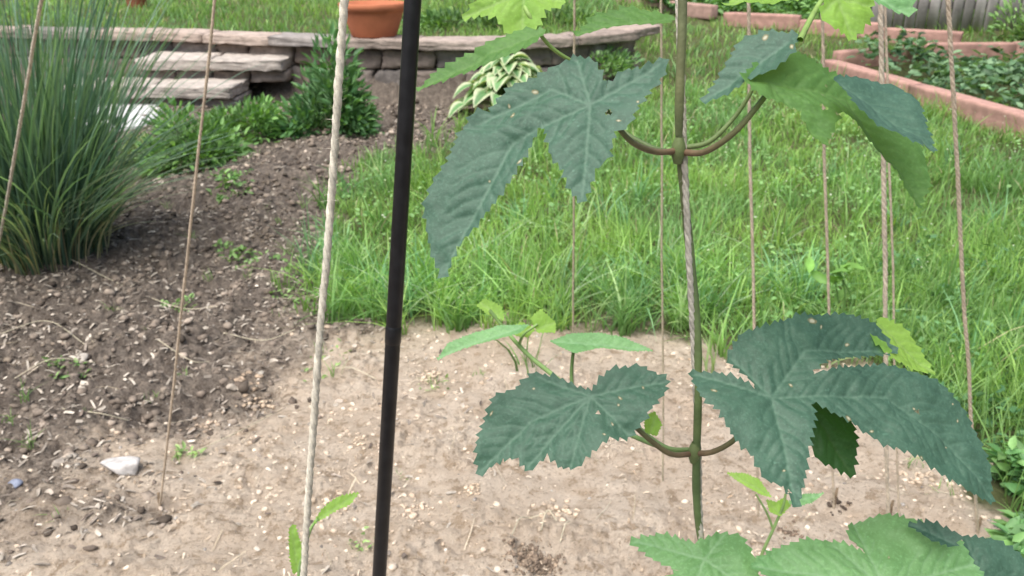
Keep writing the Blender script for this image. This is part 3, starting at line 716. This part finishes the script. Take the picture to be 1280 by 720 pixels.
leafn=[0]
def hop_leaf(out_px,base,tips,y,nv,mat,parent=None,droop=1.6,tooth=.0060,grid=.0013,fold=.005,wave=.003,name=None,spots=0,holes=0,vs=.0115):
    o=np.array([0,0,CAMZ]); P0=U(base[0],base[1],y); n=nrm(np.array(nv,float))
    def pl(p):
        d=ray(*p); t=((P0-o)@n)/(d@n); return o+d*t
    e1=nrm(np.cross([0,0,1.],n)); e2=np.cross(n,e1)
    to2=lambda p:np.array([(pl(p)-P0)@e1,(pl(p)-P0)@e2])
    O=np.array([to2(p) for p in out_px]); 
    area=.5*np.sum(O[:,0]*np.roll(O[:,1],-1)-np.roll(O[:,0],-1)*O[:,1])
    if area<0: O=O[::-1]
    B=[]; m=len(O)
    rr=np.random.default_rng(int(abs(base[0]*7+base[1]*3)))
    for k in range(m):
        a=O[k];b=O[(k+1)%m]; d=b-a; L=np.linalg.norm(d); q=max(1,int(round(L/(tooth*1.2)))); dn=np.array([d[1],-d[0]])/max(L,1e-9)
        fwd=1 if (np.linalg.norm(b)>np.linalg.norm(a)) else -1
        cut=np.sort(np.concatenate([[0],(np.arange(1,q)+rr.uniform(-.22,.22,max(q-1,0)))/q,[1]]))
        for j in range(q):
            t0=cut[j]; t1=cut[j+1]; B.append(a+d*t0)
            if tooth>0 and L/q>tooth*.5:
                hgt=tooth*.50*rr.uniform(.5,1.4); tp=t0+(t1-t0)*(.80 if fwd>0 else .20)
                B.append(a+d*((t0+tp)/2)+dn*hgt*.42); B.append(a+d*tp+dn*hgt); 
    B=np.array(B)
    keep=[0]
    for k in range(1,len(B)):
        if np.linalg.norm(B[k]-B[keep[-1]])>3e-4: keep.append(k)
    B=B[keep]
    T=[[to2(q) for q in ([base]+list(tp if isinstance(tp[0],tuple) else [tp]))] for tp in tips]
    mains=[];sides=[]
    for ch in T:
        tot=sum(np.linalg.norm(ch[k+1]-ch[k]) for k in range(len(ch)-1)); acc=0
        for k in range(len(ch)-1):
            a,b=ch[k],ch[k+1]; d=b-a; L=np.linalg.norm(d); mains.append((a,b)); u=d/L; pr=np.array([-u[1],u[0]])
            for s0 in np.arange(.008,L,vs):
                fr=(acc+s0)/tot; ln=min(.05,tot*.42)*(1-fr)**.6*min(1,fr*3+.25)
                for sg in (1,-1):
                    e=a+u*(s0+sg*.002+rr.uniform(-.0015,.0015)); w_=.71+rr.uniform(-.08,.08); m1=e+(u*.62+pr*sg*w_)*ln*.5; sides.append((e,m1)); sides.append((m1,m1+(u*.85+pr*sg*.55)*ln*.5))
            acc+=L
    mn=B.min(0);mx=B.max(0)
    gx,gy=np.meshgrid(np.arange(mn[0],mx[0],grid),np.arange(mn[1],mx[1],grid*.866)); gx=gx+((np.arange(gx.shape[0])%2)*grid*.5)[:,None]
    gp=np.stack([gx.ravel(),gy.ravel()],1); sd_=sdist([tuple(p) for p in B],gp[:,0],gp[:,1]); gp=gp[sd_>grid*.45]
    allp=np.vstack([B,gp]); sc=100.0
    r=delaunay_2d_cdt([Vector((float(p[0]*sc),float(p[1]*sc))) for p in allp],[],[list(range(len(B)))],1,1e-5)
    V2=np.array([(v.x/sc,v.y/sc) for v in r[0]]); Fc=np.array([list(f) for f in r[2] if len(f)==3])
    def segd(S):
        best=np.full(len(V2),1.)
        for a,b in S:
            d=b-a; t=np.clip(((V2-a)@d)/(d@d+1e-12),0,1); best=np.minimum(best,np.linalg.norm(V2-a-t[:,None]*d,axis=1))
        return best
    dm=segd(mains); ds=segd(sides) if sides else dm
    vein=np.clip(.8*np.exp(-(dm/.0011)**2)+.38*np.exp(-(ds/.0008)**2),0,1)
    spot=np.zeros(len(V2))
    for k in range(spots):
        c=gp[rr.integers(len(gp))]; rad=rr.uniform(.0008,.0026)*(1.5 if rr.random()<.2 else 1); an=rr.uniform(0,3.14); w_=V2-c
        uu=w_[:,0]*math.cos(an)+w_[:,1]*math.sin(an); vv=-w_[:,0]*math.sin(an)+w_[:,1]*math.cos(an)
        dd=np.hypot(uu,vv*rr.uniform(1.2,2.6))*(1+.3*fbm(V2[:,0],V2[:,1],700,2,k)); spot=np.maximum(spot,np.exp(-(dd/rad)**2))
    if holes:
        cen=V2[Fc].mean(1); kill=np.zeros(len(Fc),bool)
        for k in range(holes):
            c=gp[rr.integers(len(gp))]; rad=rr.uniform(.0010,.0022); dd=np.hypot(*(cen-c).T)*(1+.4*np.sin(np.arctan2(cen[:,1]-c[1],cen[:,0]-c[0])*3+k)); kill|=dd<rad
            spot=np.maximum(spot,.45*np.exp(-(np.hypot(*(V2-c).T)/(rad*1.3))**4))
        Fc=Fc[~kill]
    R=np.linalg.norm(V2,axis=1)
    h=fold*(1-np.exp(-dm/.014))+.0011*(1-np.exp(-ds/.0025))-droop*R**2*(.75)+wave*fbm(V2[:,0]+base[0],V2[:,1]+base[1],28,3,7)*np.clip(R/.05,0,1)*2.2
    V=P0+V2[:,:1]*e1+V2[:,1:]*e2+h[:,None]*n
    leafn[0]+=1
    return mesh_np(name or 'leaf_%d'%leafn[0],V,[Fc],mat,{'vein':vein,'spot':spot},True,parent or hop)

LA=[(829,76),(832,92),(812,115),(797,135),(785,160),(768,168),(760,200),(744,212),(738,230),(728,254),(714,238),(706,215),(690,196),(684,168),(676,150),(660,185),(640,218),(612,250),(588,278),(565,300),(548,338),(537,315),(530,285),(528,255),(540,225),(560,200),(572,170),(592,140),(612,138),(640,108),(672,98),(700,84),(722,72),(744,82),(758,112),(778,92),(800,88)]
hop_leaf(LA,(738,132),[[(640,175),(550,330)],(728,248),(824,82),(722,76),[(690,112),(600,150)]],.565,(-.22,-.72,.68),ML_dark,droop=.9,spots=7,holes=1)
LB=[(596,589),(596,555),(606,525),(620,498),(645,488),(668,468),(700,474),(722,486),(740,490),(762,466),(800,458),(833,474),(830,492),(815,510),(800,530),(785,545),(762,548),(740,565),(722,584),(702,583),(684,566),(660,586),(648,570),(628,570),(610,580)]
hop_leaf(LB,(738,496),[[(665,525),(600,583)],(714,582),(828,478),(672,472),(785,542),(658,582)],.575,(-.1,-.62,.78),ML_dark,droop=1.2,spots=7,holes=1)
LC=[(865,462),(900,467),(930,479),(950,492),(934,470),(910,448),(925,420),(960,410),(1000,394),(1060,391),(1100,402),(1130,432),(1100,438),(1060,443),(1030,452),(1004,472),(1030,468),(1060,460),(1100,454),(1140,459),(1180,474),(1212,500),(1237,535),(1257,575),(1262,616),(1225,606),(1190,588),(1150,566),(1110,555),(1070,532),(1040,518),(1008,498),(1014,520),(1008,550),(1004,590),(998,634),(978,608),(955,600),(942,570),(915,545),(898,515),(875,492)]
hop_leaf(LC,(964,498),[[(1005,440),(1122,430)],[(1110,495),(1200,550),(1258,608)],(994,627),(872,466),(915,448)],.565,(.12,-.60,.80),ML_dark,droop=1.0,spots=13,holes=3)
hop_leaf([(1005,500),(1040,502),(1066,528),(1070,560),(1066,595),(1045,585),(1020,573),(1009,545)],(1012,505),[(1062,590),(1065,530),(1015,565)],.60,(.1,-.85,.5),ML_under,droop=.5)
hop_leaf([(1098,398),(1125,412),(1150,440),(1167,468),(1140,462),(1112,450),(1085,425)],(1095,405),[(1164,464)],.64,(.3,-.6,.75),ML_bright,droop=.5)
hop_leaf([(998,46),(962,44),(930,56),(908,86),(878,127),(905,118),(935,103),(965,92),(988,72)],(985,55),[(880,125)],.585,(-.35,-.55,.75),ML_dark,droop=.5,spots=2)
hop_leaf([(925,100),(945,82),(975,70),(1005,78),(1035,92),(1065,100),(1100,112),(1128,132),(1150,160),(1168,190),(1176,215),(1166,246),(1148,222),(1122,195),(1095,172),(1065,152),(1045,140),(1038,160),(1030,182),(1012,165),(1000,138),(975,130),(948,126)],(958,104),[[(1060,125),(1172,238)],(1028,178),(932,100)],.575,(.30,-.55,.75),ML_mid,droop=1.2,spots=2,holes=2)
hop_leaf([(1040,100),(1070,104),(1110,118),(1140,145),(1168,188),(1140,182),(1100,160),(1065,135)],(1045,104),[(1165,186)],.562,(.35,-.3,.9),ML_dark,droop=.6)
hop_leaf([(518,108),(545,88),(580,72),(620,55),(655,42),(684,40),(668,60),(630,74),(590,86),(550,98)],(680,42),[(522,106)],.60,(-.3,-.5,.8),ML_mid,droop=.4)
hop_leaf([(578,22),(596,2),(615,-18),(660,-22),(700,-10),(702,8),(680,14),(672,34),(655,46),(635,42),(620,22),(600,18)],(655,-8),[(580,20),(652,44),(700,0)],.63,(0,-.75,.5),ML_bright,droop=.5)
hop_leaf([(720,38),(745,22),(785,17),(840,24),(836,33),(795,33),(755,36)],(835,27),[(722,37)],.64,(.1,-.4,.9),ML_mid,droop=.5)
hop_leaf([(1024,14),(1036,-4),(1062,-12),(1088,0),(1084,26),(1064,50),(1046,38),(1030,30)],(1046,-2),[(1064,48),(1084,8),(1028,16)],.62,(.1,-.75,.5),ML_bright,droop=.5)
hop_leaf([(1075,-14),(1110,-12),(1138,0),(1136,22),(1112,12),(1088,4)],(1082,-8),[(1134,20)],.60,(.2,-.6,.7),ML_light,droop=.5)
hop_leaf([(905,5),(940,-15),(1010,-20),(1000,4),(960,8),(930,4)],(1005,-16),[(908,4)],.63,(.1,-.5,.8),ML_bright,droop=.5)
hop_leaf([(788,677),(830,670),(868,682),(900,668),(925,672),(945,705),(950,760),(905,770),(850,760),(800,745),(850,715),(815,700)],(880,700),[(792,678),(905,670),(860,755),(940,740)],.60,(-.1,-.5,.85),ML_light,droop=.8)
hop_leaf([(940,705),(965,688),(1005,678),(1050,680),(1090,695),(1060,672),(1062,655),(1100,647),(1150,658),(1195,676),(1225,712),(1240,760),(1160,800),(1040,800),(960,770),(1000,735),(960,720)],(1105,735),[(945,706),(1070,655),(1215,705),(1040,682)],.56,(.05,-.45,.88),ML_light,droop=.5,spots=3)
hop_leaf([(1200,672),(1240,676),(1275,695),(1300,740),(1240,760),(1215,710)],(1225,720),[(1290,735),(1205,674)],.58,(.2,-.5,.8),ML_dark,droop=.5)
hop_leaf([(1135,655),(1165,656),(1200,672),(1190,684),(1160,675)],(1190,680),[(1137,656)],.575,(0,-.5,.8),ML_dark,droop=.5)
hop_leaf([(805,520),(818,515),(826,530),(820,545),(806,540)],(812,542),[(820,517)],.60,(0,-.8,.5),ML_bright,tooth=.002)

# young side shoot of the hop, rising behind the left leaf
sh=empty('hop_shoot'); Ac=Acc(); sy=.86
petiole([(866,566,.625),(830,560,.66),(780,540,.73),(738,518,.80),(716,485,.85),(716,445,sy),(722,430,sy)],.0020,(.16,.27,.09))
petiole([(716,490,.855),(690,468,.87),(665,448,.88),(645,428,.89),(630,410,.9),(612,388,.9)],.0024,(.27,.42,.15))
petiole([(648,432,.89),(655,418,.88),(672,405,.88)],.0014,(.27,.42,.15))
Ac.make('stems',M_stem,True,sh)
K=dict(parent=sh,tooth=.003,fold=.004,grid=.002,wave=.002)
hop_leaf([(545,446),(562,430),(590,418),(625,408),(662,408),(650,418),(625,424),(590,432)],(650,411),[(548,444)],.87,(-.2,-.45,.85),ML_light,droop=.8,**K)
hop_leaf([(688,428),(712,420),(745,419),(780,424),(816,438),(785,438),(750,436),(718,444),(702,436)],(722,430),[(812,437),(692,428)],.86,(0,-.35,.9),ML_light,droop=.8,**K)
hop_leaf([(596,382),(606,374),(626,384),(630,400),(612,394)],(626,398),[(600,378)],.9,(0,-.7,.6),ML_bright,**K)
hop_leaf([(664,398),(676,388),(694,404),(694,416),(672,416)],(670,412),[(692,404)],.88,(0,-.7,.6),ML_bright,**K)
hop_leaf([(640,410),(652,404),(668,412),(660,422),(644,420)],(644,416),[(665,412)],.885,(0,-.7,.6),ML_bright,**K)

sh2=empty('hop_shoot'); Ac=Acc(); y2=.95
petiole([(935,760,y2),(950,700,y2),(965,665,y2),(978,635,y2),(982,618,y2)],.0020,(.27,.42,.15)); petiole([(966,660,y2),(958,640,y2),(945,618,y2)],.0014,(.27,.42,.15))
q0=U(935,760,y2); V,f=tube(spline([q0,np.array([q0[0]-.03,q0[1]+.1,0])],20),.002,8); Ac.add(V,f,(.15,.26,.08))
Ac.make('stems',M_stem,True,sh2); K['parent']=sh2
hop_leaf([(910,590),(930,592),(948,600),(964,622),(950,618),(930,606)],(960,618),[(914,592)],y2,(0,-.6,.7),ML_bright,**K)
hop_leaf([(962,640),(958,625),(970,628),(980,622),(988,632),(975,645)],(974,642),[(986,632),(960,627)],y2,(0,-.7,.6),ML_bright,**K)
hop_leaf([(985,628),(1005,618),(1030,616),(1015,628),(995,634)],(987,630),[(1026,617)],y2,(0,-.5,.8),ML_light,**K)
sh3=empty('hop_shoot'); Ac=Acc(); y3=.70
petiole([(372,760,y3),(374,715,y3),(380,690,y3),(388,662,y3),(398,648,y3)],.0016,(.27,.44,.15)); 
q0=U(372,760,y3); V,f=tube(spline([q0,np.array([q0[0]-.02,q0[1],0])],20),.0016,8); Ac.add(V,f,(.15,.26,.08))
Ac.make('stems',M_stem,True,sh3); K['parent']=sh3
hop_leaf([(392,654),(404,636),(422,622),(448,616),(438,630),(420,638),(404,648)],(394,652),[(446,617)],y3,(0,-.7,.6),ML_bright,**K)
hop_leaf([(362,660),(368,656),(376,680),(377,712),(366,716),(362,690)],(372,714),[(365,660)],y3,(.3,-.8,.3),ML_bright,**K)
weedc=G(1035,430)
Ac=Acc(); n=16
P=weedc+np.stack([rng.normal(0,.05,n),rng.normal(0,.05,n),rng.uniform(.05,.3,n)],1); a3=rng.uniform(0,6.28,n)
Ac.add(*leaves(P,np.stack([np.cos(a3),np.sin(a3),rng.normal(.3,.3,n)],1),rng.uniform(.06,.11,n),rng.uniform(.03,.06,n),cols(n,(.16,.34,.07),(.28,.48,.12))))
for k in range(3):
    V,f=tube(spline([weedc,weedc+[rng.normal(0,.03),0,.16],weedc+[rng.normal(0,.05),0,.32]],8),.003,5); Ac.add(V,f,(.15,.28,.08))
Ac.make('tall_weed',M_fol)

# ------------------------------------------------------------ light
w=bpy.data.worlds.new('World'); scene.world=w; w.use_nodes=True; nt=w.node_tree
bg=nt.nodes['Background']; sky=nt.nodes.new('ShaderNodeTexSky'); sky.sky_type='NISHITA'; sky.sun_disc=False
EL=math.radians(64); AZ=math.radians(215)
sky.sun_elevation=EL; sky.sun_rotation=AZ; sky.air_density=1.0; sky.dust_density=4.0; sky.ozone_density=1.0
nt.links.new(sky.outputs[0],bg.inputs[0]); bg.inputs[1].default_value=.15
sl=bpy.data.lights.new('sun','SUN'); sl.energy=5.0; sl.angle=math.radians(60); sl.color=(1,.975,.93)
so=bpy.data.objects.new('sun',sl); scene.collection.objects.link(so)
dv=Vector((math.sin(AZ)*math.cos(EL),math.cos(AZ)*math.cos(EL),math.sin(EL))); so.rotation_euler=dv.to_track_quat('Z','Y').to_euler(); so.location=(0,0,5)
scene.view_settings.view_transform='Standard'; scene.view_settings.look='None'; scene.view_settings.exposure=0

cam=bpy.data.cameras.new('camera'); co=bpy.data.objects.new('camera',cam); scene.collection.objects.link(co)
co.location=(0,0,CAMZ); co.rotation_euler=(math.radians(68),0,0); cam.sensor_width=36; cam.lens=F/1280*36; cam.clip_start=.02; cam.clip_end=500
cam.dof.use_dof=True; cam.dof.focus_distance=.68; cam.dof.aperture_fstop=18
scene.camera=co
